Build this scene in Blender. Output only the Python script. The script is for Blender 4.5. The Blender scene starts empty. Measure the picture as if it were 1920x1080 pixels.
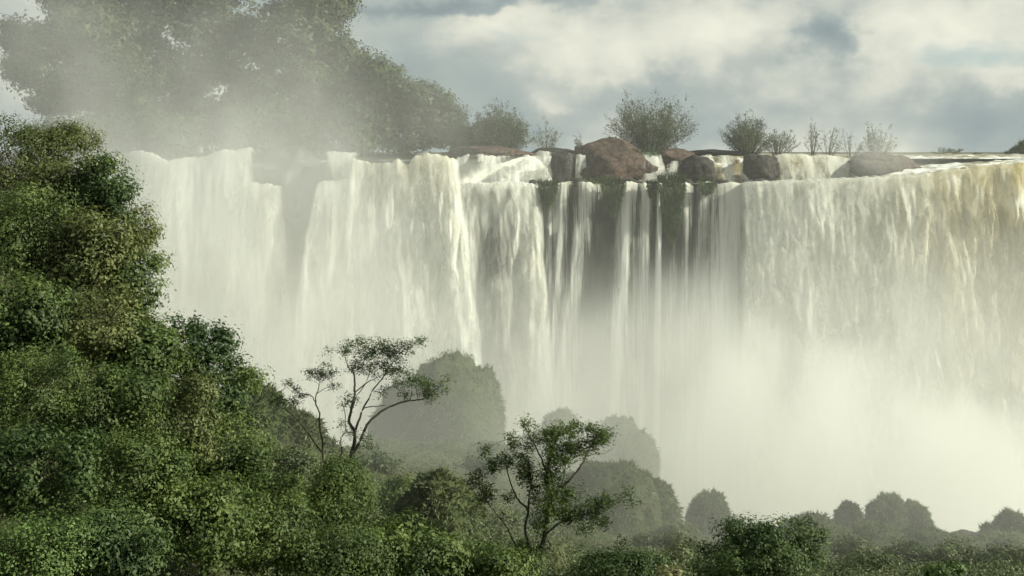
import bpy, math, random
import numpy as np
from mathutils import noise as mn, Vector

# ------------------------------------------------------------------ camera, sky, sun, exposure
F = 2637.0            # focal length in photograph pixels (1920 wide)
HY = 285.0            # row of the horizon
CZ = 0.6              # camera height above the upper river
S = bpy.context.scene
cam_d = bpy.data.cameras.new('camera'); cam = bpy.data.objects.new('camera', cam_d)
S.collection.objects.link(cam); S.camera = cam
cam.location = (0, 0, CZ); cam.rotation_euler = (math.radians(90), 0, 0)
cam_d.sensor_width = 36; cam_d.lens = 36 * F / 1920
cam_d.shift_y = -(540 - HY) / 1920
cam_d.clip_start = 0.5; cam_d.clip_end = 9000

SUN = Vector((0.86, -0.20, 0.50)).normalized()
sun_el = math.asin(SUN.z); sun_az = math.atan2(SUN.x, SUN.y)
sd = bpy.data.lights.new('sun', 'SUN'); so = bpy.data.objects.new('sun', sd); S.collection.objects.link(so)
sd.energy = 5.0; sd.angle = math.radians(0.6); sd.color = (0.985, 0.975, 0.80)
so.rotation_euler = (-SUN).to_track_quat('-Z', 'Y').to_euler(); so.location = (60, -40, 80)

W = bpy.data.worlds.new('World'); S.world = W; W.use_nodes = True
def build_sky():
    nt = W.node_tree; N = nt.nodes; L = nt.links; N.clear()
    out = N.new('ShaderNodeOutputWorld'); bg = N.new('ShaderNodeBackground')
    sky = N.new('ShaderNodeTexSky'); sky.sky_type = 'NISHITA'; sky.sun_disc = False
    sky.sun_elevation = sun_el; sky.sun_rotation = sun_az; sky.altitude = 900; sky.dust_density = 2.0
    tc = N.new('ShaderNodeTexCoord')
    def math_(op, a, b=None, c=None, clamp=False):
        n = N.new('ShaderNodeMath'); n.operation = op; n.use_clamp = clamp
        for i, v in enumerate((a, b, c)):
            if v is None: continue
            if isinstance(v, (int, float)): n.inputs[i].default_value = v
            else: L.new(v, n.inputs[i])
        return n.outputs[0]
    def noise(scale, detail, rough, loc, sz=1.9, dist=0.0):
        mp = N.new('ShaderNodeMapping'); mp.inputs['Scale'].default_value = (scale, scale, scale * sz)
        mp.inputs['Location'].default_value = loc
        L.new(tc.outputs['Generated'], mp.inputs[0])
        n = N.new('ShaderNodeTexNoise'); n.inputs['Scale'].default_value = 1; n.inputs['Detail'].default_value = detail
        n.inputs['Roughness'].default_value = rough; n.inputs['Distortion'].default_value = dist
        L.new(mp.outputs[0], n.inputs['Vector']); return n
    sep = N.new('ShaderNodeSeparateXYZ'); L.new(tc.outputs['Generated'], sep.inputs[0])
    wn = noise(22, 4, .6, (3.1, 0, 1.7), 1.3)
    wsep = N.new('ShaderNodeSeparateXYZ'); L.new(wn.outputs['Color'], wsep.inputs[0])
    wx = math_('MULTIPLY_ADD', wsep.outputs[0], 0.07, math_('ADD', sep.outputs[0], -0.035))
    wz = math_('MULTIPLY_ADD', wsep.outputs[1], 0.05, math_('ADD', sep.outputs[2], -0.025))
    n1 = noise(7.5, 6, .50, (5.3, 2.2, 0.4), 1.5, .3).outputs['Fac']
    v = math_('MULTIPLY_ADD', n1, 1.25, -0.14)
    v = math_('MULTIPLY_ADD', noise(20, 5, .55, (2.3, 8.2, 3.4), 1.5, .4).outputs['Fac'], .30, math_('ADD', v, -.13))
    # (photo px x, y, half width, half height, weight) of the cloud bank's light and dark masses
    for (x, y, sx, sy, w) in [(1080, 95, 110, 75, .42), (930, 30, 90, 30, .25), (1330, 45, 130, 60, .34), (1480, 150, 80, 40, .16),
                              (1800, 70, 120, 90, .34), (1900, 150, 40, 30, .2), (1040, 195, 45, 20, .18),
                              (1565, 55, 48, 36, -.50), (820, 5, 190, 14, -.45), (1560, 110, 90, 45, -.14),
                              (760, 130, 110, 60, -.20), (1250, 200, 120, 50, -.12), (1750, 225, 170, 40, -.13), (900, 250, 200, 40, -.15),
                              (1330, 265, 200, 25, -.12), (60, 180, 90, 70, .05), (1200, 110, 60, 40, .16), (860, 75, 60, 40, .16), (1660, 120, 60, 50, .12)]:
        cx = (x - 960) / F; cz = (HY - y) / F; k = 1 / math.sqrt(1 + cx * cx + cz * cz)
        a = math_('MULTIPLY', math_('ADD', wx, -cx * k), F / sx); b = math_('MULTIPLY', math_('ADD', wz, -cz * k), F / sy)
        q = math_('ADD', math_('MULTIPLY', a, a), math_('MULTIPLY', b, b))
        v = math_('MULTIPLY_ADD', math_('EXPONENT', math_('MULTIPLY', q, -1.0)), w, v)
    r = N.new('ShaderNodeValToRGB'); L.new(v, r.inputs[0]); e = r.color_ramp.elements
    e[0].position = 0.05; e[0].color = (.23, .295, .315, 1); e[1].position = 0.95; e[1].color = (.92, .915, .77, 1)
    for p, c in ((.36, (.33, .40, .405, 1)), (.52, (.43, .485, .465, 1)), (.70, (.70, .715, .62, 1))):
        q = e.new(p); q.color = c
    sk = N.new('ShaderNodeMixRGB'); sk.blend_type = 'MULTIPLY'; sk.inputs[0].default_value = 1
    sk.inputs[2].default_value = (.13, .13, .13, 1); L.new(sky.outputs[0], sk.inputs[1])
    cov = N.new('ShaderNodeMapRange'); cov.interpolation_type = 'SMOOTHSTEP'
    L.new(noise(6.0, 5, .55, (9.7, 4.1, 2.6), 2.2).outputs['Fac'], cov.inputs[0])
    cov.inputs[1].default_value = .30; cov.inputs[2].default_value = .42
    mx = N.new('ShaderNodeMixRGB'); L.new(cov.outputs[0], mx.inputs[0]); L.new(sk.outputs[0], mx.inputs[1]); L.new(r.outputs[0], mx.inputs[2])
    L.new(mx.outputs[0], bg.inputs[0]); bg.inputs[1].default_value = .66
    L.new(bg.outputs[0], out.inputs[0])
build_sky()
S.view_settings.view_transform = 'Standard'; S.view_settings.look = 'None'
S.view_settings.exposure = 0.56; S.view_settings.gamma = 1
S.render.engine = 'CYCLES'
cy = S.cycles
cy.use_denoising = True; cy.max_bounces = 6; cy.diffuse_bounces = 2; cy.glossy_bounces = 1; cy.transmission_bounces = 3
cy.volume_bounces = 4; cy.transparent_max_bounces = 24; cy.volume_step_rate = 4.0; cy.volume_max_steps = 256
cy.use_adaptive_sampling = True; cy.adaptive_threshold = 0.04; cy.caustics_reflective = False; cy.caustics_refractive = False
cy.sample_clamp_indirect = 4.0
cy.pixel_filter_type = 'BLACKMAN_HARRIS'; cy.filter_width = 1.5

# ------------------------------------------------------------------ helpers
def P(px, py, Y): return np.array([(px - 960) / F * Y, Y, CZ - (py - HY) / F * Y])
def PX(px, Y): return (px - 960) / F * Y
def R(px, Y): return px / F * Y
def fbm(x, y, z, o=4): return mn.fractal(Vector((x, y, z)), 1.0, 2.0, o)
def sstep(a, b, x):
    t = np.clip((x - a) / (b - a), 0, 1); return t * t * (3 - 2 * t)

class MB:
    def __init__(s): s.v = []; s.f4 = []; s.f3 = []; s.n = 0
    def add(s, v, quads=None, tris=None):
        v = np.asarray(v, float).reshape(-1, 3)
        if quads is not None and len(quads): s.f4.append(np.asarray(quads, int).reshape(-1, 4) + s.n)
        if tris is not None and len(tris): s.f3.append(np.asarray(tris, int).reshape(-1, 3) + s.n)
        s.v.append(v); s.n += len(v)
    def tube(s, pts, rad, sides=6):
        pts = np.asarray(pts, float); n = len(pts); rad = np.broadcast_to(rad, (n,))
        t = np.gradient(pts, axis=0); t /= np.linalg.norm(t, axis=1)[:, None] + 1e-9
        ref = np.where(np.abs(t[:, 2:3]) > .9, np.array([[1., 0, 0]]), np.array([[0, 0, 1.]]))
        a = np.cross(t, ref); a /= np.linalg.norm(a, axis=1)[:, None] + 1e-9; b = np.cross(t, a)
        an = np.arange(sides) / sides * 2 * np.pi
        ring = pts[:, None] + rad[:, None, None] * (a[:, None] * np.cos(an)[None, :, None] + b[:, None] * np.sin(an)[None, :, None])
        i = np.arange(n - 1)[:, None] * sides; j = np.arange(sides)[None]; k = (j + 1) % sides
        q = np.stack([i + j, i + k, i + sides + k, i + sides + j], -1).reshape(-1, 4)
        s.add(ring.reshape(-1, 3), q)
    def leaves(s, p, L, Wd, rng, up=.6, out=None, droop=.15):
        n = len(p)
        if n == 0: return
        nv = rng.normal(size=(n, 3)); nv /= np.linalg.norm(nv, axis=1)[:, None]; nv *= .75
        nv[:, 2] += up
        if out is not None: nv += out
        nv /= np.linalg.norm(nv, axis=1)[:, None] + 1e-9
        t = rng.normal(size=(n, 3)); t[:, 2] -= droop
        t -= nv * (t * nv).sum(1)[:, None]; t /= np.linalg.norm(t, axis=1)[:, None] + 1e-9
        b = np.cross(nv, t); l = (L * rng.uniform(.6, 1.3, n))[:, None]; w = l * (Wd / L) * rng.uniform(.8, 1.2, n)[:, None]
        c0 = p - t * l * .5
        v = np.stack([c0, c0 + t * l * .45 + b * w * .5 + nv * w * .15, c0 + t * l, c0 + t * l * .45 - b * w * .5 + nv * w * .15], 1)
        q = np.arange(n)[:, None] * 4 + np.arange(4)[None]
        s.add(v.reshape(-1, 3), q)
    def blades(s, p, d, w, rng):
        n = len(p); sd_ = np.cross(d, rng.normal(size=(n, 3))); sd_ /= np.linalg.norm(sd_, axis=1)[:, None] + 1e-9
        wv = sd_ * w
        v = np.stack([p - wv, p + wv, p + d], 1)
        s.add(v.reshape(-1, 3), None, np.arange(n * 3).reshape(-1, 3))
    def build(s, name, mat, parent=None, smooth=False, attrs=None):
        me = bpy.data.meshes.new(name)
        v = np.concatenate(s.v) if s.v else np.zeros((0, 3))
        f4 = np.concatenate(s.f4) if s.f4 else np.zeros((0, 4), int); f3 = np.concatenate(s.f3) if s.f3 else np.zeros((0, 3), int)
        me.vertices.add(len(v)); me.vertices.foreach_set('co', v.astype(np.float32).ravel())
        nl = f4.size + f3.size; me.loops.add(nl)
        me.loops.foreach_set('vertex_index', np.concatenate([f4.ravel(), f3.ravel()]).astype(np.int32))
        npoly = len(f4) + len(f3); me.polygons.add(npoly)
        st = np.concatenate([np.arange(len(f4)) * 4, f4.size + np.arange(len(f3)) * 3]).astype(np.int32)
        me.polygons.foreach_set('loop_start', st)
        if smooth: me.polygons.foreach_set('use_smooth', np.ones(npoly, bool))
        for k, a in (attrs or {}).items():
            at = me.attributes.new(k, 'FLOAT', 'POINT'); at.data.foreach_set('value', np.asarray(a, np.float32))
        me.update(calc_edges=True); me.validate()
        me.materials.append(mat)
        o = bpy.data.objects.new(name, me); S.collection.objects.link(o)
        if parent is not None: o.parent = parent
        return o

def tag(o, label=None, cat=None, group=None, kind=None):
    if label: o['label'] = label
    if cat: o['category'] = cat
    if group: o['group'] = group
    if kind: o['kind'] = kind
    return o
def thing(name, label, cat, loc, group=None):
    o = bpy.data.objects.new(name, None); S.collection.objects.link(o)
    o.location = (0, 0, 0); o.empty_display_size = .3
    return tag(o, label, cat, group)

# ------------------------------------------------------------------ materials
def new_mat(name):
    m = bpy.data.materials.new(name); m.use_nodes = True; nt = m.node_tree; nt.nodes.clear()
    return m, nt.nodes, nt.links
def ramp(N, L, fac, stops):
    r = N.new('ShaderNodeValToRGB'); e = r.color_ramp.elements
    e[0].position = stops[0][0]; e[0].color = (*stops[0][1], 1); e[1].position = stops[-1][0]; e[1].color = (*stops[-1][1], 1)
    for p, c in stops[1:-1]: q = e.new(p); q.color = (*c, 1)
    L.new(fac, r.inputs[0]); return r.outputs[0]
def tnoise(N, L, scale, detail=4, rough=.55, stretch=(1, 1, 1), dist=0, loc=(0, 0, 0)):
    tc = N.new('ShaderNodeTexCoord'); mp = N.new('ShaderNodeMapping'); mp.inputs['Scale'].default_value = stretch; mp.inputs['Location'].default_value = loc
    L.new(tc.outputs['Object'], mp.inputs[0]); n = N.new('ShaderNodeTexNoise')
    n.inputs['Scale'].default_value = scale; n.inputs['Detail'].default_value = detail; n.inputs['Roughness'].default_value = rough; n.inputs['Distortion'].default_value = dist
    L.new(mp.outputs[0], n.inputs['Vector']); return n.outputs['Fac']
def smath(N, L, op, a, b=None, c=None, clamp=False):
    n = N.new('ShaderNodeMath'); n.operation = op; n.use_clamp = clamp
    for i, v in enumerate((a, b, c)):
        if v is None: continue
        if isinstance(v, (int, float)): n.inputs[i].default_value = v
        else: L.new(v, n.inputs[i])
    return n.outputs[0]

def leaf_mat(name, dark, mid, light, patch=.35, trans=.34, gloss=.025):
    m, N, L = new_mat(name)
    g = N.new('ShaderNodeNewGeometry')
    pn = tnoise(N, L, patch, 3)
    f = smath(N, L, 'MULTIPLY_ADD', g.outputs['Random Per Island'], .6, smath(N, L, 'MULTIPLY_ADD', pn, 2.4, -1.0), True)
    c = ramp(N, L, f, [(.0, dark), (.5, mid), (1.0, light)])
    d = N.new('ShaderNodeBsdfDiffuse'); t = N.new('ShaderNodeBsdfTranslucent'); gl = N.new('ShaderNodeBsdfGlossy'); gl.inputs['Roughness'].default_value = .6
    L.new(c, d.inputs[0]); L.new(c, t.inputs[0]); gl.inputs[0].default_value = (.8, .8, .75, 1)
    m1 = N.new('ShaderNodeMixShader'); m1.inputs[0].default_value = trans; L.new(d.outputs[0], m1.inputs[1]); L.new(t.outputs[0], m1.inputs[2])
    m2 = N.new('ShaderNodeMixShader'); m2.inputs[0].default_value = gloss; L.new(m1.outputs[0], m2.inputs[1]); L.new(gl.outputs[0], m2.inputs[2])
    o = N.new('ShaderNodeOutputMaterial'); L.new(m2.outputs[0], o.inputs[0]); return m
def rough_mat(name, stops, scale, stretch=(1, 1, 1), bump=.4, bscale=None, rough=.85, detail=6, spec=.2):
    m, N, L = new_mat(name)
    n = tnoise(N, L, scale, detail, .6, stretch)
    c = ramp(N, L, n, stops)
    p = N.new('ShaderNodeBsdfPrincipled'); L.new(c, p.inputs['Base Color']); p.inputs['Roughness'].default_value = rough; p.inputs['Specular IOR Level'].default_value = spec
    b = N.new('ShaderNodeBump'); b.inputs['Strength'].default_value = bump; b.inputs['Distance'].default_value = .25
    L.new(tnoise(N, L, bscale or scale * 4, 5, .6, stretch), b.inputs['Height']); L.new(b.outputs[0], p.inputs['Normal'])
    o = N.new('ShaderNodeOutputMaterial'); L.new(p.outputs[0], o.inputs[0]); return m
def boulder_mat(name, stops, pale):
    m, N, L = new_mat(name)
    c = ramp(N, L, tnoise(N, L, 1.1, 10, .66, (1, 1, 1.8)), stops)
    v = N.new('ShaderNodeTexVoronoi'); v.feature = 'DISTANCE_TO_EDGE'; v.inputs['Scale'].default_value = .55; tc = N.new('ShaderNodeTexCoord'); L.new(tc.outputs['Object'], v.inputs['Vector'])
    cr = N.new('ShaderNodeMapRange'); L.new(v.outputs['Distance'], cr.inputs[0]); cr.inputs[1].default_value = 0; cr.inputs[2].default_value = .09; cr.inputs[3].default_value = .35; cr.inputs[4].default_value = 1
    mu = N.new('ShaderNodeMixRGB'); mu.blend_type = 'MULTIPLY'; mu.inputs[0].default_value = 1; L.new(c, mu.inputs[1]); L.new(cr.outputs[0], mu.inputs[2])
    li = N.new('ShaderNodeMapRange'); li.interpolation_type = 'SMOOTHSTEP'; L.new(tnoise(N, L, 2.6, 6, .7, (1, 1, 1), 0, (4, 4, 4)), li.inputs[0]); li.inputs[1].default_value = .56; li.inputs[2].default_value = .68
    mx = N.new('ShaderNodeMixRGB'); L.new(li.outputs[0], mx.inputs[0]); L.new(mu.outputs[0], mx.inputs[1]); mx.inputs[2].default_value = (*pale, 1)
    p = N.new('ShaderNodeBsdfPrincipled'); L.new(mx.outputs[0], p.inputs['Base Color']); p.inputs['Roughness'].default_value = .7; p.inputs['Specular IOR Level'].default_value = .3
    b = N.new('ShaderNodeBump'); b.inputs['Strength'].default_value = 1; b.inputs['Distance'].default_value = .3; L.new(tnoise(N, L, 2.4, 8, .7), b.inputs['Height']); L.new(b.outputs[0], p.inputs['Normal'])
    o = N.new('ShaderNodeOutputMaterial'); L.new(p.outputs[0], o.inputs[0]); return m
def water_mat(name, sx=.8, sz=.07, fine=4.0, white=(.80, .81, .77), brown=(.66, .55, .26), thick=.16, clump=.35, cl=(.5, .4, .16)):
    """Falling water: vertical streaks and tumbling clumps; where it is thin the rock shows through."""
    m, N, L = new_mat(name)
    A = tnoise(N, L, 1.0, 4, .6, (sx, .35, sz), .35)
    B = tnoise(N, L, 1.0, 3, .65, (fine, .5, sz * fine * .7), .4, (3, 7, 1))
    C = tnoise(N, L, 1.0, 6, .68, cl, .6, (11, 2, 5))
    a = smath(N, L, 'MULTIPLY_ADD', A, .6 * (1 - clump), smath(N, L, 'MULTIPLY_ADD', B, .4 * (1 - clump), smath(N, L, 'MULTIPLY', C, clump)))
    cv = N.new('ShaderNodeAttribute'); cv.attribute_name = 'cover'; tn = N.new('ShaderNodeAttribute'); tn.attribute_name = 'tint'
    mr = N.new('ShaderNodeMapRange'); mr.interpolation_type = 'SMOOTHSTEP'; L.new(smath(N, L, 'ADD', a, cv.outputs['Fac']), mr.inputs[0])
    mr.inputs[1].default_value = .95 - thick; mr.inputs[2].default_value = .95 + thick
    tf = smath(N, L, 'MULTIPLY', tn.outputs['Fac'], smath(N, L, 'MULTIPLY_ADD', C, -3.2, 2.35, True), None, True)
    mc = N.new('ShaderNodeMixRGB'); L.new(tf, mc.inputs[0]); mc.inputs[1].default_value = (*white, 1); mc.inputs[2].default_value = (*brown, 1)
    d = N.new('ShaderNodeBsdfDiffuse'); t = N.new('ShaderNodeBsdfTranslucent'); L.new(mc.outputs[0], d.inputs[0]); L.new(mc.outputs[0], t.inputs[0])
    b = N.new('ShaderNodeBump'); b.inputs['Strength'].default_value = .3; b.inputs['Distance'].default_value = .5; L.new(a, b.inputs['Height']); L.new(b.outputs[0], d.inputs['Normal'])
    m1 = N.new('ShaderNodeMixShader'); m1.inputs[0].default_value = .4; L.new(d.outputs[0], m1.inputs[1]); L.new(t.outputs[0], m1.inputs[2])
    tr = N.new('ShaderNodeBsdfTransparent'); m2 = N.new('ShaderNodeMixShader'); L.new(mr.outputs[0], m2.inputs[0]); L.new(tr.outputs[0], m2.inputs[1]); L.new(m1.outputs[0], m2.inputs[2])
    o = N.new('ShaderNodeOutputMaterial'); L.new(m2.outputs[0], o.inputs[0]); return m
def river_mat():
    m, N, L = new_mat('river_water')
    A = tnoise(N, L, 1.0, 5, .62, (.16, .45, 1), .6); cv = N.new('ShaderNodeAttribute'); cv.attribute_name = 'foam'
    f = N.new('ShaderNodeMapRange'); f.interpolation_type = 'SMOOTHSTEP'; L.new(smath(N, L, 'ADD', A, cv.outputs['Fac']), f.inputs[0]); f.inputs[1].default_value = .88; f.inputs[2].default_value = 1.05
    c = N.new('ShaderNodeMixRGB'); L.new(f.outputs[0], c.inputs[0]); c.inputs[1].default_value = (.22, .19, .11, 1); c.inputs[2].default_value = (.8, .8, .74, 1)
    p = N.new('ShaderNodeBsdfPrincipled'); L.new(c.outputs[0], p.inputs['Base Color']); p.inputs['Roughness'].default_value = .35; p.inputs['IOR'].default_value = 1.33
    b = N.new('ShaderNodeBump'); b.inputs['Strength'].default_value = .6; b.inputs['Distance'].default_value = .3; L.new(tnoise(N, L, 1.0, 4, .6, (.5, 1.2, 1), .3), b.inputs['Height']); L.new(b.outputs[0], p.inputs['Normal'])
    o = N.new('ShaderNodeOutputMaterial'); L.new(p.outputs[0], o.inputs[0]); return m

M = {}
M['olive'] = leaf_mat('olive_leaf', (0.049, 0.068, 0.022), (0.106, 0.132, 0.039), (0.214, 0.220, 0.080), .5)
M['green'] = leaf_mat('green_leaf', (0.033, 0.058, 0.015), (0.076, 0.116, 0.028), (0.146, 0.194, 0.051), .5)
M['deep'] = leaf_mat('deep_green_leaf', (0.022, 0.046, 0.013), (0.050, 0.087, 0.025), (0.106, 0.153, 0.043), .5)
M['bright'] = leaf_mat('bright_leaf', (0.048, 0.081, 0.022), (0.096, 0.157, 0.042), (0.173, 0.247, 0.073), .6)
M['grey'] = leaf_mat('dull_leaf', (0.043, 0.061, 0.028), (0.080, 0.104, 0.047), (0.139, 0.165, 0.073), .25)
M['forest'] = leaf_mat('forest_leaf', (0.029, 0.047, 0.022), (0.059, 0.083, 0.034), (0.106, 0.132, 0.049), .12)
M['fern'] = leaf_mat('hanging_grass', (0.043, 0.061, 0.025), (0.080, 0.104, 0.043), (0.133, 0.160, 0.067), .3, .2, .03)
M['dry'] = leaf_mat('dry_leaf', (0.111, 0.100, 0.043), (0.207, 0.201, 0.086), (0.311, 0.325, 0.171), .6)
M['moss'] = leaf_mat('wet_moss', (0.032, 0.055, 0.019), (0.059, 0.094, 0.031), (0.096, 0.143, 0.049), .4, .2, .03)
M['bark'] = rough_mat('bark', [(.3, (.045, .038, .028)), (.7, (.13, .11, .085))], 3, (1, 1, .25))
M['pale_bark'] = rough_mat('pale_bark', [(.3, (.12, .10, .075)), (.7, (.27, .24, .19))], 3, (1, 1, .25))
M['soil'] = rough_mat('slope_soil', [(.3, (.022, .030, .012)), (.5, (.045, .055, .020)), (.75, (.10, .085, .045))], .25, bump=.6)
M['hum'] = rough_mat('hummock_turf', [(.3, (.030, .042, .016)), (.6, (.060, .075, .028)), (.8, (.09, .08, .045))], .8, bump=.7)
M['cliff'] = rough_mat('wet_basalt', [(.3, (.018, .021, .017)), (.55, (.038, .043, .034)), (.8, (.075, .08, .058))], .35, (1.6, 1, .35), .8, .9, .55, 6, .4)
M['rock'] = boulder_mat('red_rock', [(.30, (.020, .014, .011)), (.46, (.062, .038, .028)), (.58, (.105, .064, .045)), (.75, (.17, .115, .08))], (.20, .17, .125))
M['dark_rock'] = boulder_mat('dark_rock', [(.30, (.012, .011, .010)), (.48, (.032, .026, .023)), (.60, (.055, .044, .038)), (.78, (.10, .08, .065))], (.11, .10, .08))
M['land'] = rough_mat('bank_land', [(.3, (.05, .055, .025)), (.7, (.12, .10, .06))], .05)
M['fall'] = water_mat('falling_water', .7, .06, 3.0, thick=.22, clump=.55, cl=(.34, .3, .13))
M['thread'] = water_mat('thread_water', 2.6, .05, 3.4, thick=.15, clump=.22, cl=(.6, .4, .18))
M['spray'] = water_mat('loose_spray', .6, .10, 5.0, thick=.24, clump=.8, cl=(.5, .4, .22))
M['casc'] = water_mat('cascade_water', 2.2, .35, 3.0, thick=.16, clump=.5, cl=(1.0, .6, .7))
M['river'] = river_mat()

# ------------------------------------------------------------------ terrain of the near side
# row of the photograph at which the ground shows, by column and distance: it only ever rises with distance, so nothing near hides what stands behind
GC = [-500, 0, 200, 400, 600, 800, 1000, 1200, 1400, 1700, 2600]
GY = [42, 46, 50, 54, 58, 62, 66, 75, 85, 100, 115, 130]
GT = [[1150, 1010, 850, 650, 470, 350, 300, 280, 280, 280, 280, 280], [1170, 1110, 990, 780, 560, 390, 350, 340, 340, 340, 340, 340], [1230, 1170, 1080, 920, 730, 570, 510, 500, 500, 500, 500, 500],
      [1250, 1200, 1140, 1060, 980, 910, 870, 820, 760, 750, 750, 750], [1250, 1200, 1150, 1100, 1040, 980, 935, 890, 850, 842, 840, 840], [1250, 1200, 1160, 1120, 1080, 1050, 1030, 970, 910, 868, 846, 838],
      [1250, 1200, 1160, 1120, 1085, 1065, 1050, 1022, 985, 935, 895, 880], [1250, 1210, 1170, 1130, 1100, 1086, 1075, 1050, 1025, 1004, 998, 995], [1250, 1210, 1170, 1130, 1105, 1092, 1082, 1060, 1037, 1018, 1012, 1010],
      [1250, 1210, 1170, 1130, 1105, 1092, 1082, 1064, 1045, 1026, 1018, 1016], [1250, 1210, 1170, 1130, 1105, 1092, 1082, 1064, 1045, 1026, 1018, 1016]]
GT = np.array(GT, float)
def edge_y(x):
    return np.interp(x, [-60, -16, -13, -8, 0, 4, 12, 50, 90], [68, 72, 92, 128, 130, 122, 114, 112, 112])
def ground(x, y):
    x = np.atleast_1d(np.asarray(x, float)); y = np.atleast_1d(np.asarray(y, float)); yy = np.maximum(y, 1.0)
    px = np.clip(960 + x * F / np.maximum(yy, 42), GC[0], GC[-1] - 1e-3); yc = np.clip(yy, 42, 129.99)
    i = np.clip(np.searchsorted(GC, px, side='right') - 1, 0, len(GC) - 2); j = np.clip(np.searchsorted(GY, yc, side='right') - 1, 0, len(GY) - 2)
    gc = np.array(GC, float); gy = np.array(GY, float); fx = (px - gc[i]) / (gc[i + 1] - gc[i]); fx = fx * fx * (3 - 2 * fx); fy = (yc - gy[j]) / (gy[j + 1] - gy[j])
    row = (GT[i, j] * (1 - fx) + GT[i + 1, j] * fx) * (1 - fy) + (GT[i, j + 1] * (1 - fx) + GT[i + 1, j + 1] * fx) * fy
    z = CZ - (row - HY) / F * yc
    t = np.clip((yy - 3) / 39, 0, 1); z = np.where(yy < 42, (CZ - 1.7) * (1 - t) + z * t, z)
    e = edge_y(x); t = sstep(0, 14, y - e)
    return z * (1 - t) + (-62) * t
def build_terrain():
    xs = np.linspace(-90, 110, 161); ys = np.linspace(-10, 176, 187)
    X, Y = np.meshgrid(xs, ys); x = X.ravel(); y = Y.ravel(); z = ground(x, y)
    nz = np.array([fbm(a * .16, b * .16, 1.3, 4) for a, b in zip(x, y)]); z = z + nz * np.clip((y - 8) / 30, 0, 1) * .8
    nx, ny = len(xs), len(ys); i = np.arange(ny - 1)[:, None] * nx; j = np.arange(nx - 1)[None]
    q = np.stack([i + j, i + j + 1, i + nx + j + 1, i + nx + j], -1).reshape(-1, 4)
    mb = MB(); mb.add(np.stack([x, y, z], 1), q)
    o = mb.build('terrain', M['soil'], smooth=True)
    tag(o, 'steep overgrown slope falling away into the gorge', 'terrain', kind='structure')
build_terrain()

# ------------------------------------------------------------------ cliff, land and river
def cliff_base(px):
    return np.interp(px, [-400, 200, 470, 478, 540, 600, 606, 845, 850, 1010, 1015, 1420, 1430, 2600], [177, 177, 176, 178.5, 182, 178.5, 175, 174, 180, 180.5, 181, 181, 178.5, 178.5])
def lip_z(px):   # height of the ledge the lower falls leave
    return np.interp(px, [-400, 470, 500, 600, 612, 840, 850, 1420, 1650, 1720, 1800, 1920, 2300], [-.2, -.2, -.6, -.6, -.2, -.4, -3.3, -3.3, -2.7, -2.2, -1.4, -.9, -.7])
def build_cliff():
    xs = np.arange(-95, 112, .55); zs = np.concatenate([np.linspace(-62, -8, 50), np.linspace(-7.6, -3.6, 12), np.array([-3.45, -3.4]), np.linspace(-3.2, -.35, 7)])
    V = []
    for z in zs:
        for x in xs:
            px = x / 178 * F + 960; b = float(cliff_base(px)); lz = float(lip_z(px))
            y = b + 1.1 * fbm(x * .22, z * .05, 2.1, 4) + .5 * fbm(x * .9, z * .25, 5.0, 3) + (z + 20) * .02
            zz = min(z, lz - .25 + .2 * fbm(x * .5, 0, 3, 2))
            if z > lz - .25: y = b + 2.0 + (14 if z > -.5 else 9.5 if px > 850 else 4)
            V.append((x, y, zz))
    nx, ny = len(xs), len(zs); i = np.arange(ny - 1)[:, None] * nx; j = np.arange(nx - 1)[None]
    q = np.stack([i + j, i + j + 1, i + nx + j + 1, i + nx + j], -1).reshape(-1, 4)
    mb = MB(); mb.add(V, q); o = mb.build('cliff', M['cliff'], smooth=True)
    tag(o, 'dark wet basalt cliff behind the falling water', 'cliff', kind='structure')
build_cliff()
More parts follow.
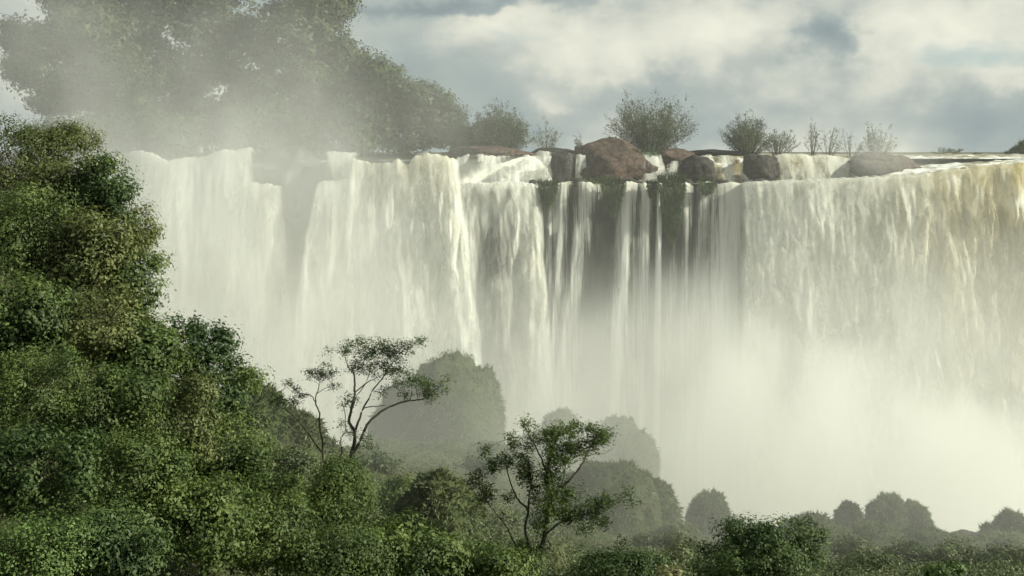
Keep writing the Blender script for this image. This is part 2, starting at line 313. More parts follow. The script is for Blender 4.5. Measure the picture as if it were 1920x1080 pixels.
def build_land():
    mb = MB(); v = []; ys = [190, 192, 200, 215, 240, 300, 500, 1200, 6000]; xs = [-5000, -800, -200, -90, -60, -40, -25, -12, -4, 2, 14, 30, 60, 120, 400, 5000]
    for y in ys:
        for x in xs:
            h = -.35 if y > 189 else -4.2
            if x < -2: h = (.25 if y > 192 else -.5) + (.5 * fbm(x * .1, y * .1, 0, 2) if y > 192 and x > -100 else 0)
            v.append((x, y, h))
    nx = len(xs); q = [(i * nx + j, i * nx + j + 1, (i + 1) * nx + j + 1, (i + 1) * nx + j) for i in range(len(ys) - 1) for j in range(nx - 1)]
    mb.add(v, q); tag(mb.build('ground', M['land']), 'flat bank land above the falls reaching to the horizon', 'ground', kind='structure')
    # gorge pool
    mb = MB(); mb.add([(-95, 120, -58), (112, 120, -58), (112, 185, -58), (-95, 185, -58)], [(0, 1, 2, 3)])
    tag(mb.build('gorge_water', M['river'], attrs={'foam': [.3] * 4}), 'foaming pool at the foot of the falls', 'water', kind='structure')
    # river: ledge pool on the left, long smooth run to the lip on the right
    xs = np.arange(-7.4, 112, .5); ys = np.concatenate([np.linspace(176.2, 192, 40), np.linspace(192.8, 240, 40), np.geomspace(245, 4000, 12)])
    V = []; foam = []
    for y in ys:
        for x in xs:
            px = x / y * F + 960; t = float(sstep(1590, 1680, px)); lz = float(lip_z(px)); b = 176.2 if px > 1425 else 178.8
            left = -3.48 if y < 188 else (.02 if y > 190 else -3.48 + 3.50 * (y - 188) / 2)
            right = lz + (.02 - lz) * float(sstep(176, 214, y)) ** .8
            z = left * (1 - t) + right * t
            amp = .34 * t + .08
            z += amp * fbm(x * .35, y * .5, 0, 4) if y < 260 else 0
            V.append((x, max(y, b) if y < 179 else y, z)); foam.append(.30 * (1 - t) * (y < 190) + t * (.42 * float(sstep(215, 185, y))) + .12 * (y < 245) if False else ((.33 + .4 * float(1 - sstep(1040, 1075, px))) if (t < .5 and y < 190) else (.32 * t * float(1 - sstep(190, 235, y)) + .2 * (y < 260))))
    nx, ny = len(xs), len(ys); i = np.arange(ny - 1)[:, None] * nx; j = np.arange(nx - 1)[None]
    q = np.stack([i + j, i + j + 1, i + nx + j + 1, i + nx + j], -1).reshape(-1, 4)
    mb = MB(); mb.add(V, q); tag(mb.build('river', M['river'], smooth=True, attrs={'foam': foam}), 'brown river running to the edge of the falls', 'river', kind='structure')
build_land()

# ------------------------------------------------------------------ waterfalls
def curtain(mb, top, dy, bx0, bx1, ybot, throw, amp, cover, tint, seed, nu=160, nv=70, ref=420., back=1.6, at=None):
    """One sheet. top: (px, py, depth) along the lip; bx0/bx1: where its two edges have drifted to at row `ref` px lower."""
    top = np.array(top, float); tpx = np.linspace(top[0, 0], top[-1, 0], nu); py = np.interp(tpx, top[:, 0], top[:, 1]) + np.array([2.6 * fbm(q * .045 + seed, seed * 1.7, 0, 5) for q in tpx]); dp = np.interp(tpx, top[:, 0], top[:, 2]) + dy
    u = np.linspace(0, 1, nu); bpx = bx0 + (bx1 - bx0) * u
    rows = []; cov = []; tin = []
    for k in range(nv + 3):
        if k < 3:
            drop = 0.; yb = back * (3 - k) / 3; v = 0.
        else:
            v = (k - 3) / (nv - 1); drop = (v ** 1.35); yb = 0.
        for q in range(nu):
            p = P(tpx[q], py[q], dp[q]); H = p[2] - (CZ - (ybot - HY) / F * dp[q]); d = drop * H
            xx = p[0] + (bpx[q] - tpx[q]) / F * dp[q] * (d / (ref / F * dp[q])) ** .85
            nz = amp * min(1, .10 + d / 7) * (.95 * fbm(xx * .38, d * .09 - seed, seed, 3) + .20 * fbm(xx * 1.5, d * .30, seed + 9, 4))
            y = p[1] + yb - throw * math.sqrt(d) - nz
            z = p[2] - d + (.22 * fbm(xx * 1.3, seed, 0, 5) if k < 4 else 0)
            rows.append((xx, y, z)); cov.append(cover(tpx[q], u[q], d)); tin.append(tint(tpx[q], u[q], d))
    i = np.arange(nv + 2)[:, None] * nu; j = np.arange(nu - 1)[None]
    mb.add(rows, np.stack([i + j, i + j + 1, i + nu + j + 1, i + nu + j], -1).reshape(-1, 4))
    at['cover'] += cov; at['tint'] += tin
def edge(u, w): return min(1., u / w, (1 - u) / w)
def fall(name, label, top, bx0, bx1, ybot, throw, amp, cover, tint, seed, mat='fall', layers=None, nu=160, nv=70, dy2=-.9, cov2=-.27, group=None, ref=420., back=1.6):
    t = thing(name, label, 'waterfall', P(*top[0]), group); layers = layers or (3 if mat == 'fall' else 2)
    for k in range(layers):
        mb = MB(); at = {'cover': [], 'tint': []}
        cf = cover if k == 0 else (lambda a, b, c, k=k: cover(a, b, c) + cov2 * (.7 + .4 * k))
        curtain(mb, top, k * dy2, bx0 - k * 4, bx1 + k * 4, ybot, throw, amp * (1 + .5 * k), cf, tint, seed + 13 * k, nu, nv, ref, back, at=at)
        mb.build('sheet' if k == 0 else 'spray', M['spray' if k and mat == 'fall' else mat], t, True, at)
    return t
no_tint = lambda a, u, d: .12
fall('waterfall', 'misty white waterfall nearest the left slope, under the tall trees',
     [(120, 306, 172), (205, 300, 172), (225, 290, 172), (255, 281, 172), (280, 285, 172), (310, 303, 171), (340, 297, 171), (385, 294, 171), (415, 281, 171), (440, 283, 171), (468, 276, 171), (488, 300, 172)],
     90, 512, 1010, .9, 1.3, lambda a, u, d: .62 + .1 * math.sin(a * .045) - .65 * (1 - edge(u, .08)) - (.25 * math.exp(-((a - 250) / 22) ** 2 - ((d - 2) / 2) ** 2)), no_tint, 2.2)
fall('waterfall', 'rounded white water lobe bulging beside the dark notch, at the foot of the left fall',
     [(425, 372, 169.5), (445, 352, 169.5), (470, 344, 169.5), (500, 345, 169.5), (524, 351, 169.8), (543, 372, 170)],
     400, 604, 1010, .9, 1.1, lambda a, u, d: .58 - .62 * (1 - edge(u, .2)), no_tint, 5.1, nu=70)
fall('waterfall', 'narrow white water stream dropping right of the dark notch onto a ledge',
     [(603, 287, 171), (615, 284, 171), (640, 286, 171), (672, 290, 171)], 618, 676, 420, .5, .5, lambda a, u, d: .52 - .3 * (1 - edge(u, .2)), no_tint, 7.7, nu=60, nv=40, ref=60.)
fall('waterfall', 'white water fanning out below the ledge, right of the dark notch',
     [(582, 360, 168.5), (598, 343, 168.5), (625, 340, 168.5), (650, 338, 168.5), (680, 345, 168.5)], 516, 696, 1010, 1.0, 1.3, lambda a, u, d: .58 - .62 * (1 - edge(u, .18)), no_tint, 9.3, nu=90)
fall('waterfall', 'broad bright cream waterfall with a straight right edge, tallest in the sun',
     [(648, 290, 169), (668, 300, 169), (690, 306, 168.6), (715, 306, 168.4), (732, 304, 168), (745, 297, 168), (756, 306, 168), (766, 312, 168), (778, 291, 168), (800, 288, 168), (825, 292, 168), (848, 297, 168), (864, 308, 168.5)],
     634, 922, 1010, 1.0, 1.4, lambda a, u, d: 0.58 + .30 * float(sstep(.55, .9, u)) + .06 * math.sin(a * .06) - .80 * (1 - edge(u, .10)), lambda a, u, d: .35 * math.exp(-d / 9), 11.4, nu=200)
fall('waterfall', 'white cascade foaming over the upper ledge beside the cream waterfall',
     [(846, 300, 187), (870, 291, 187), (900, 289, 187), (930, 294, 187), (960, 290, 187), (990, 291, 187), (1012, 300, 187), (1030, 318, 187), (1040, 338, 187)],
     844, 1046, 347, 1.5, .9, lambda a, u, d: .48 + .12 * math.sin(a * .09 + d) - .22 * math.exp(-((a - 893) / 16) ** 2) * (d > 1) - .12 * math.exp(-((a - 975) / 14) ** 2) - .3 * (1 - edge(u, .05)), no_tint, 15, 'casc', cov2=-.2, dy2=-.5, nu=150, nv=34, ref=50.)
fall('waterfall', 'white broken waterfall over dark rock, below the foaming upper ledge',
     [(846, 348, 178), (880, 344, 178), (930, 342, 178), (980, 344, 178.4), (1012, 347, 178.6)], 880, 1048, 1010, .75, 1.0,
     lambda a, u, d: .60 + .30 * math.exp(-(d / (1.6 + .9 * math.sin(a * .21))) ** 2) + .16 * math.exp(-((u - .88) / .14) ** 2) - .25 * math.exp(-((u - .42 + d * .006) / .22) ** 2) * float(sstep(2, 8, d)) - .6 * (1 - edge(u, .08)), no_tint, 18.5, nu=150)
fall('waterfall', 'thin grey water veil spread over the dark rock behind the white strands',
     [(1000, 350, 180.4), (1100, 346, 180.4), (1200, 346, 180.4), (1300, 346, 180.4), (1425, 345, 180.0)], 978, 1405, 1010, .25, .5,
     lambda a, u, d: .38 + .10 * math.sin(a * .11) + .04 * float(sstep(6, 22, d)) - .2 * math.exp(-((a - 1150) / 16) ** 2) - .2 * math.exp(-((a - 1258) / 20) ** 2), no_tint, 61, 'thread', 1, nu=260, nv=60, ref=220.)
TH = [(1004, 1016, 1000, 1024, .55, 'thin white water strand left of the first grass tuft on the lip'), (1040, 1075, 1026, 1056, .50, 'pale veil of water just right of the leftmost grass tuft'),
      (1078, 1136, 1044, 1090, .47, 'slanting veil of water left of the dark bare rock strip'), (1162, 1196, 1144, 1180, .58, 'white veil of water right of the dark rock strip, below the red boulder'),
      (1196, 1226, 1188, 1218, .45, 'faint grey veil of water between the red boulder and the mossy pillar'), (1231, 1241, 1224, 1236, .66, 'bright single strand of water beside the green mossy pillar'),
      (1272, 1300, 1266, 1292, .46, 'short veil of water below the black boulder'), (1304, 1342, 1280, 1312, .42, 'thin grey veil of water right of the black boulder'),
      (1340, 1422, 1314, 1398, .58, 'wide white veil of water left of the brown curtain')]
for k, (a, b, c, d_, cv, lab) in enumerate(TH):
    fall('water_strand', lab, [(a, 346 + 3 * math.sin(k * 2.3), 179), (a * .6 + b * .4, 341 + 2 * math.sin(k * 1.7), 178.8), (b, 345 + 3 * math.sin(k * 3.1 + 1), 179)], c, d_, 1010, .55, .5,
         (lambda cv: lambda a_, u, d: cv - .01 + .12 * math.exp(-d / 2.0) - .22 * (1 - edge(u, .4)))(cv), lambda a_, u, d: .25 * math.exp(-d / 6), 21 + 3.3 * k, 'thread', 1 if b - a < 14 else 2, nu=max(14, int((b - a) * 1.2)), nv=60, group='strands of water over the middle ledge', ref=220., cov2=-.12, dy2=.5)
fall('waterfall', 'wide brown and cream curtain of water filling the right side',
     [(1380, 344, 177.8), (1420, 341, 177), (1500, 338, 176.5), (1600, 334, 176.3), (1700, 329, 176), (1760, 322, 176), (1830, 313, 176), (1920, 306, 176), (2060, 302, 176)],
     1362, 2085, 1010, .95, 1.5, lambda a, u, d: .76 + .12 * float(sstep(1700, 1850, a)) + .05 * math.sin(a * .03) - .28 * math.exp(-((a - 1500) / 90) ** 2) * float(sstep(3, 16, d)) * .6 - .7 * (1 - min(1, u / .03)),
     lambda a, u, d: (.18 + .72 * float(sstep(1560, 1900, a))) * (.25 + .75 * math.exp(-d / 22)), 33, nu=330, nv=80, dy2=-1.2, cov2=-.28)
fall('waterfall', 'two white streams pouring over the ledge right of the red boulder',
     [(1192, 286, 188), (1205, 286, 187.6), (1222, 286, 187.6), (1238, 287, 188)], 1190, 1250, 340, 1.0, .4, lambda a, u, d: .62 - .25 * (1 - edge(u, .2)), no_tint, 41, 'casc', nu=50, nv=26, ref=50.)
fall('waterfall', 'foaming rapids tumbling between the black boulder and the grey boulder',
     [(1238, 312, 188.2), (1262, 300, 188.6), (1290, 293, 189), (1330, 292, 189), (1370, 292, 189), (1402, 298, 188.8)], 1215, 1408, 342, 2.4, 1.0, lambda a, u, d: .44 + .14 * math.sin(a * .2), no_tint, 44, 'casc', nu=110, nv=30, ref=50., back=4)
fall('waterfall', 'sunlit white cascade between the grey boulder and the mist-covered rock',
     [(1446, 292, 188), (1470, 289, 187.6), (1510, 290, 187.6), (1560, 292, 187.6), (1600, 297, 187.6), (1622, 312, 188), (1630, 330, 188)], 1456, 1634, 336, 1.3, .6, lambda a, u, d: .55 + .07 * math.sin(a * .13) - .25 * (1 - edge(u, .06)), lambda a, u, d: .3, 47, 'casc', nu=120, nv=28, ref=50.)
fall('waterfall', 'thin white trickle between two dark rocks left of the red boulder',
     [(1080, 290, 187), (1088, 288, 187), (1098, 290, 187)], 1078, 1100, 336, .5, .2, lambda a, u, d: .5, no_tint, 51, 'casc', nu=24, nv=24, ref=50., layers=1)
fall('waterfall', 'white trickle over dark rock beside the foaming upper ledge',
     [(1002, 286, 188), (1018, 283, 187.6), (1034, 284, 187.6)], 1004, 1038, 332, .5, .2, lambda a, u, d: .55 - .2 * (1 - edge(u, .2)), no_tint, 53, 'casc', nu=34, nv=24, ref=50., layers=1)

# ------------------------------------------------------------------ rocks
def rock(label, cx, cy, rx, ry, Y, mat, seed, deep=None, flat=1.0, rough=.20, tail=None):
    c = P(cx, cy, Y); a = R(rx, Y); b = R(ry, Y); dpt = deep or a * .8
    nu, nv = 64, 36; V = []; rr = random.Random(int(seed * 100)); planes = []
    for _ in range(15):
        n_ = Vector((rr.gauss(0, 1), rr.gauss(0, 1), rr.gauss(0, .8))).normalized(); planes.append((n_, rr.uniform(.80, 1.0)))
    for i in range(nv + 1):
        th = math.pi * i / nv
        for j in range(nu):
            ph = 2 * math.pi * j / nu; d = Vector((math.sin(th) * math.cos(ph), math.sin(th) * math.sin(ph), math.cos(th)))
            k = 1.12
            for n_, h_ in planes:
                q_ = d.dot(n_)
                if q_ > .3: k = min(k, h_ / q_)
            k = k * (1 + rough * .6 * fbm(d.x * 1.6 + seed, d.y * 1.6, d.z * 1.6, 5)) + .07 * fbm(d.x * 5, d.y * 5 + seed, d.z * 5, 5)
            sgn = math.copysign(abs(d.z) ** flat, d.z)
            V.append((c[0] + d.x * a * k, c[1] + d.y * dpt * k, c[2] + sgn * b * k))
    q = [(i * nu + j, i * nu + (j + 1) % nu, (i + 1) * nu + (j + 1) % nu, (i + 1) * nu + j) for i in range(nv) for j in range(nu)]
    mb = MB(); mb.add(V, q); o = mb.build('boulder', M[mat], smooth=True); tag(o, label, 'boulder', 'rocks along the edge of the falls')
rock('big rounded red-brown boulder below the large leafy bush', 1150, 318, 84, 50, 189.5, 'rock', 1.0)
rock('dark upright rock between trickles, left of the big red boulder', 1058, 328, 28, 38, 187.4, 'dark_rock', 2.2, flat=.6)
rock('dark rock shoulder at the left foot of the red boulder', 1106, 328, 24, 34, 187.6, 'dark_rock', 7.2, flat=.7)
rock('low red-brown rock right of the red boulder, under the leafy bush', 1262, 306, 44, 24, 190, 'rock', 3.1)
rock('black wet boulder with a pointed top standing in the rapids', 1306, 322, 32, 27, 183.5, 'dark_rock', 4.5)
rock('squat grey boulder beside the sunlit white cascade', 1424, 318, 34, 30, 186, 'dark_rock', 5.7, flat=.7)
rock('long low rock veiled in mist carrying a thin shrub', 1658, 313, 64, 23, 187, 'rock', 6.4, flat=.8)
rock('low brown rock shelf in front of the round bush, above the white cascade', 915, 288, 76, 13, 192, 'rock', 8.3)
rock('small dark rock on the skyline left of the red boulder', 1040, 286, 40, 9, 194, 'dark_rock', 9.1)
rock('low dark rock bar at the water line between the two leafy bushes', 1340, 288, 60, 7, 196, 'dark_rock', 10.4)
for (lab, x, y, w, h, Y, sd_) in [('small dark stone on the lip left of the leftmost grass tuft', 1000, 343, 9, 6, 179.5, 21.1), ('small dark stone on the lip below the left foot of the red boulder', 1085, 342, 12, 7, 179.8, 22.3),
        ('flat dark stone on the lip below the middle of the red boulder', 1182, 341, 13, 6, 179.8, 23.7), ('small dark stone on the lip right of the mossy pillar', 1288, 343, 11, 7, 179.6, 24.9),
        ('flat dark stone on the lip between the black boulder and the grey boulder', 1352, 342, 14, 6, 179.8, 25.3), ('dark stone on the lip under the squat grey boulder', 1428, 342, 15, 7, 178.6, 26.6)]:
    rock(lab, x, y, w, h, Y, 'dark_rock', sd_)
rock('dark notch rock between the two left waterfalls', 542, 345, 74, 68, 186, 'cliff', 12.4, deep=7, flat=.6)

# ------------------------------------------------------------------ plants
def crown_pts(rng, ells, nclump, per, cr, shell=.45, zfl=.75):
    E = np.array(ells, float); vol = (E[:, 3] * E[:, 4] * E[:, 5]) ** .67; pr = vol / vol.sum()
    k = rng.choice(len(E), nclump, p=pr); d = rng.normal(size=(nclump, 3)); d /= np.linalg.norm(d, axis=1)[:, None]
    r = (shell + (1 - shell) * rng.uniform(0, 1, nclump) ** .6)[:, None]
    C = E[k, :3] + d * E[k, 3:] * r
    crr = cr * rng.uniform(.55, 1.35, nclump)
    n = np.maximum(4, (per * (crr / cr) ** 1.7 * rng.uniform(.6, 1.4, nclump)).astype(int)); idx = np.repeat(np.arange(nclump), n)
    g = rng.normal(size=(len(idx), 3)) * .55; g[:, 2] *= zfl
    pts = C[idx] + g * crr[idx][:, None]
    out = g + (C[idx] - E[k[idx], :3]) / E[k[idx], 3:] * .7
    return pts, C, out
def limb(rng, a, b, sag=.12, n=6):
    a = np.asarray(a, float); b = np.asarray(b, float); t = np.linspace(0, 1, n)[:, None]; L = np.linalg.norm(b - a)
    mid = rng.normal(size=3) * L * sag; mid[2] = abs(mid[2])
    return a + (b - a) * t + mid * (4 * t * (1 - t)) * .6
def plant(name, label, cat, Y, ells, base, mat, nclump, per, leafL, cr, seed, bark='bark', trunk_r=None, group=None, shell=.45, up=.6, twigs=.35, names=('trunk', 'crown'), wd=.5, zfl=.75):
    """ells: (px, py, rx px, ry px[, depth offset, depth radius px]); base: (px, py)"""
    rng = np.random.default_rng(seed); E = []
    for e in ells:
        dz = e[4] if len(e) > 4 else 0; ry_ = e[5] if len(e) > 5 else min(e[2], e[3] * 1.6)
        c = P(e[0], e[1], Y + dz); E.append((*c, R(e[2], Y), R(ry_, Y), R(e[3], Y)))
    pts, C, out = crown_pts(rng, E, nclump, per, cr, shell, zfl)
    t = thing(name, label, cat, None, group)
    mb = MB(); mb.leaves(pts, leafL, leafL * wd, rng, up, out * 1.1); mb.build(names[1], M[mat], t)
    b = P(base[0], base[1], Y); Em = np.array(E); top = Em[:, :3].mean(0)
    hgt = max(1e-3, np.linalg.norm(top - b)); tr = trunk_r or hgt * .035
    mb = MB(); main = limb(rng, b, top, .06, 8); mb.tube(main, np.linspace(tr, tr * .35, 8), 7)
    hubs = []
    for e in Em:
        st = main[rng.integers(2, 6)]; L_ = limb(rng, st, e[:3] + np.array([0, 0, -.2 * e[5]]), .15, 7); mb.tube(L_, np.linspace(tr * .55, tr * .22, 7), 6); hubs.append(L_)
    hp = np.concatenate([main[3:]] + hubs)
    for c in C[rng.uniform(size=len(C)) < twigs]:
        j = np.argmin(((hp - c) ** 2).sum(1)); mb.tube(limb(rng, hp[j], c, .12, 4), np.linspace(tr * .16, tr * .05, 4), 4)
    mb.build(names[0], M[bark], t, True); return t
def spray(name, label, Y, cx, ytop, ybase, half, mat, nst, per, leafL, seed, cat='bush', lean=0., bark='bark', group=None, names=('stems', 'foliage'), rad=.035, low=.25, wd=.4, baseW=.25):
    """Upright bush of many stems that fan out from its foot, leaves strung along their outer length."""
    rng = np.random.default_rng(seed); t = thing(name, label, cat, None, group); ms = MB(); ml = MB()
    H = R(ybase - ytop, Y); A = R(half, Y); b0 = P(cx, ybase, Y); LP = []
    for k in range(nst):
        a = rng.uniform(0, 2 * np.pi); rr = rng.uniform(0, 1) ** .5; h = H * (1 - .55 * rr ** 2) * rng.uniform(.62, 1.05)
        s = b0 + np.array([math.cos(a) * A * baseW * rr, math.sin(a) * A * baseW * rr, 0])
        e = b0 + np.array([math.cos(a) * A * rr + lean * h, math.sin(a) * A * .8 * rr, h])
        q = limb(rng, s, e, .07, 7); q[:, 2] = s[2] + (e[2] - s[2]) * (np.linspace(0, 1, 7) ** .85)
        ms.tube(q, np.linspace(rad, rad * .3, 7), 4)
        tt = rng.uniform(low, 1.02, per); i = np.clip((tt * 6).astype(int), 0, 5); f = (tt * 6 - i)[:, None]
        pp = q[i] * (1 - f) + q[i + 1] * f + rng.normal(size=(per, 3)) * H * (.050 * (1.3 - tt))[:, None] + rng.normal(size=(per, 3)) * leafL * .5; LP.append(pp)
        for _ in range(2):
            i = rng.integers(2, 6); e2 = q[i] + (rng.normal(size=3) * .09 + np.array([0, 0, .12])) * H
            q2 = limb(rng, q[i], e2, .1, 4); ms.tube(q2, np.linspace(rad * .4, rad * .15, 4), 3)
            LP.append(e2 + rng.normal(size=(per // 3, 3)) * H * .035)
    ml.leaves(np.concatenate(LP), leafL, leafL * wd, rng, .4, None, -.3)
    ml.build(names[1], M[mat], t); ms.build(names[0], M[bark], t, True); return t

# tall forest on the upper bank
plant('tall_tree', 'tall spreading tree at the upper left with open leafy edge against the sky', 'tree', 200, [(95, 120, 85, 62), (55, 70, 55, 45), (170, 50, 90, 60), (215, 150, 90, 70), (110, 185, 60, 34), (150, -40, 120, 60), (40, 130, 34, 26)], (235, 296), 'forest', 760, 70, .6, 1.3, 101, trunk_r=.5, group='trees on the upper bank')
plant('tall_tree', 'tall dark tree behind the rising spray, second from the left', 'tree', 206, [(330, 80, 105, 100), (400, 185, 100, 75), (300, -30, 120, 70), (260, 210, 80, 60), (420, 30, 70, 60), (455, 115, 60, 60)], (390, 296), 'forest', 760, 70, .65, 1.4, 102, trunk_r=.5, group='trees on the upper bank')
plant('tall_tree', 'tall tree fading into spray, with a rounded top at the frame edge beside open sky', 'tree', 203, [(560, 70, 85, 80), (610, 150, 80, 70), (600, 10, 60, 50), (520, 200, 90, 75), (645, 110, 45, 40), (630, 5, 35, 25)], (540, 296), 'forest', 640, 70, .65, 1.3, 103, trunk_r=.45, group='trees on the upper bank')
plant('tree', 'rounded tree sloping down to the skyline, veiled by spray', 'tree', 198, [(735, 180, 62, 55), (800, 205, 62, 55), (680, 215, 80, 70), (830, 225, 38, 45), (760, 245, 100, 40), (712, 135, 36, 30)], (760, 296), 'forest', 560, 66, .55, 1.05, 104, trunk_r=.3, group='trees on the upper bank')
spray('round_bush', 'round greyish bush at the end of the tree line, above the white cascade', 194, 935, 198, 292, 68, 'grey', 170, 64, .30, 105, group='trees on the upper bank', low=.1)
spray('round_bush', 'low rounded bush filling the gap between the sloping tree and the round greyish bush', 195, 872, 222, 292, 52, 'grey', 120, 56, .32, 107, group='trees on the upper bank', low=.08)
plant('undergrowth_bush', 'low dark bank of bushes below the tall trees behind the spray', 'bush', 196, [(300, 250, 110, 46), (480, 245, 120, 50), (640, 250, 110, 46), (150, 258, 100, 44)], (400, 300), 'forest', 520, 60, .6, 1.2, 106, group='trees on the upper bank', names=('stems', 'foliage'))
# bushes among the rocks
G1 = 'bushes on the rocks along the edge of the falls'
spray('leafy_bush', 'largest leafy bush on the skyline above the red boulder', 193, 1218, 172, 290, 96, 'grey', 170, 62, .24, 111, group=G1, low=.12)
spray('leafy_bush', 'dark rounded bush on the skyline above the squat grey boulder', 193, 1402, 212, 292, 56, 'grey', 110, 60, .22, 112, group=G1, low=.1)
spray('leafy_bush', 'low wispy bush leaning right beside the dark rounded bush', 193, 1460, 238, 292, 40, 'grey', 34, 34, .2, 113, group=G1, lean=.25)
spray('sapling', 'small slender sapling on the skyline left of the red boulder', 193, 1024, 222, 288, 28, 'grey', 16, 46, .19, 114, cat='sapling', group=G1, low=.3)
spray('sapling', 'tiny faint sapling just above the red boulder left slope', 197, 1086, 248, 284, 14, 'grey', 9, 26, .17, 115, cat='sapling', group=G1)
spray('sapling', 'tall thin sapling with a narrow top right of the dark rounded bush', 194, 1523, 220, 292, 20, 'grey', 12, 34, .19, 116, cat='sapling', group=G1, low=.35)
spray('sapling', 'sparse spreading sapling leaning right above the sunlit white cascade', 194, 1556, 232, 293, 34, 'grey', 15, 26, .18, 117, cat='sapling', group=G1, lean=.3, low=.45)
spray('sapling', 'thin bare-stemmed sapling left of the shrub on the misty rock', 195, 1596, 246, 294, 26, 'grey', 13, 24, .17, 118, cat='sapling', group=G1, lean=.2, low=.45)
spray('shrub', 'thin upright shrub growing from the mist-veiled rock', 189, 1645, 230, 300, 38, 'grey', 36, 44, .2, 119, cat='shrub', group=G1, low=.15)
spray('shrub', 'sparse flat-topped shrub on the skyline at far right', 240, 1770, 274, 293, 38, 'grey', 18, 26, .24, 120, cat='shrub', group=G1, lean=.4, low=.5)
spray('shrub', 'tiny dark shrub low on the far right skyline', 300, 1832, 285, 293, 12, 'forest', 14, 24, .28, 121, cat='shrub', group=G1)
plant('distant_tree', 'dark green tree cut by the right frame edge on the skyline', 'tree', 330, [(1908, 285, 16, 11), (1925, 276, 18, 14), (1893, 288, 9, 6)], (1910, 296), 'forest', 70, 40, .5, .7, 122, group=G1)
# grass tufts and moss hanging from the lip
def tuft(label, px, py, w, h, Y, n, seed, mat='moss', L=.8):
    rng = np.random.default_rng(seed); mb = MB(); u = rng.uniform(-1, 1, n); v = rng.uniform(0, 1, n) ** .8
    prof = np.sqrt(np.clip(1 - u * u, 0, 1)); p = np.stack([PX(px, Y) + u * R(w, Y) * (1 - .45 * v), Y - rng.uniform(0, .5, n) - .9 * np.sin(np.pi * np.clip(v * 1.1 + .1, 0, 1)), P(px, py, Y)[2] - v * R(h, Y) * (.5 + .5 * prof)], 1)
    d = rng.normal(size=(n, 3)) * .3; d[:, 1] -= .5; d[:, 2] += np.where(v < .15, .8, -.8); d *= L * rng.uniform(.4, 1, n)[:, None]
    mb.blades(p, d, .07, rng); o = mb.build('grass_tuft', M[mat], None); tag(o, label, 'grass tuft', 'tufts hanging on the middle ledge')
tuft('rounded green grass tuft on the lip below the white cascade', 1027, 342, 20, 40, 178.2, 2600, 131)
tuft('green grass tuft on the lip below the red boulder', 1148, 338, 24, 60, 178.2, 3600, 132)
tuft('low strip of grass on the ledge at the foot of the red boulder', 1112, 336, 44, 10, 181, 2200, 133, L=.6)
tuft('long green moss pillar hanging down beside the bright water strand', 1258, 330, 28, 120, 178.0, 6500, 134)
tuft('small green tuft on the lip at the foot of the black boulder', 1325, 338, 18, 22, 178.2, 1500, 135)
tuft('small tuft growing between streams left of the mossy pillar', 1222, 342, 12, 26, 178.4, 1200, 136, L=.5)
tuft('green patch of grass on top of the low red-brown rock under the bush', 1212, 284, 28, 8, 188.5, 1200, 137, L=.6)

# ------------------------------------------------------------------ grassy hummocks
def hummock(label, lumps, Y, seed, nb=9000, bl=.42, mat='fern', deep=1.0):
    """lumps: (px, top py, half width px, base py)"""
    rng = np.random.default_rng(seed); t = thing('grassy_hummock', label, 'hummock', None, 'grassy hummocks below the falls'); body = MB(); hair = MB()
    tot = sum(l[2] * (l[3] - l[1]) for l in lumps)
    for li, (px, pt, hw, pb) in enumerate(lumps):
        Yl = Y + li * .8; c = P(px, pb, Yl); a = R(hw, Yl); h = R(pb - pt, Yl); nu, nv = 36, 18
        def surf(th, ph):
            d = Vector((math.sin(th) * math.cos(ph), math.sin(th) * math.sin(ph), math.cos(th)))
            k = 1 + .13 * fbm(d.x * 1.5 + seed + li, d.y * 1.5, d.z * 1.5, 4) + .09 * fbm(d.x * 6, d.y * 6, d.z * 6 + seed, 2)
            zz = abs(d.z) ** .52 if d.z > 0 else d.z * 1.2
            return (c[0] + d.x * a * k * (1.0 + .06 * (d.z < .3)), c[1] + d.y * a * deep * k, c[2] + zz * h * k), d
        V = [surf(math.pi * .72 * i / nv, 2 * math.pi * j / nu)[0] for i in range(nv + 1) for j in range(nu)]
        body.add(V, [(i * nu + j, (i + 1) * nu + j, (i + 1) * nu + (j + 1) % nu, i * nu + (j + 1) % nu) for i in range(nv) for j in range(nu)])
        n = int(nb * hw * (pb - pt) / tot); pts = []; nn = []
        for _ in range(n):
            p, d = surf(math.acos(1 - 1.45 * rng.uniform()), rng.uniform(0, 2 * math.pi)); pts.append(p); nn.append(d)
        pts = np.array(pts); nn = np.array(nn); dd = nn * .9 + rng.normal(size=(n, 3)) * .45; dd[:, 2] += -.05 - .75 * (1 - np.clip(nn[:, 2], 0, 1)); dd *= bl * .72 * rng.uniform(.4, 1.1, n)[:, None]
        hair.blades(pts, dd, .045, rng)
    body.build('mound', M['hum'], t, True); hair.build('grass_cover', M[mat], t)
hummock('big grey-green hummock with a steep right side in front of the cream waterfall', [(846, 676, 92, 850), (904, 700, 40, 850), (772, 725, 76, 860)], 126, 201, 16000, .5)
hummock('pointed hummock dimmed by mist behind the vine-covered tree', [(1050, 775, 40, 870), (1010, 815, 50, 890)], 128, 202, 6000)
hummock('broad faint mist-dimmed hummock right of the pointed hummock', [(1165, 792, 62, 900), (1110, 820, 60, 900)], 131, 203, 6000)
hummock('large rounded grassy hummock right of the vine-covered tree', [(1150, 868, 84, 990), (1222, 905, 52, 1000), (1090, 890, 60, 1000)], 98, 204, 16000, .36)
hummock('cone-shaped hummock standing alone against the white mist', [(1330, 926, 40, 1012)], 104, 205, 6000, .34)
hummock('low rounded hummock peeping behind the dense dark bush', [(1525, 966, 42, 1030), (1490, 975, 28, 1030)], 98, 206, 5000, .34)
hummock('small rounded hummock left of the highest right-hand hummock', [(1592, 946, 27, 1015)], 101, 207, 4500, .34)
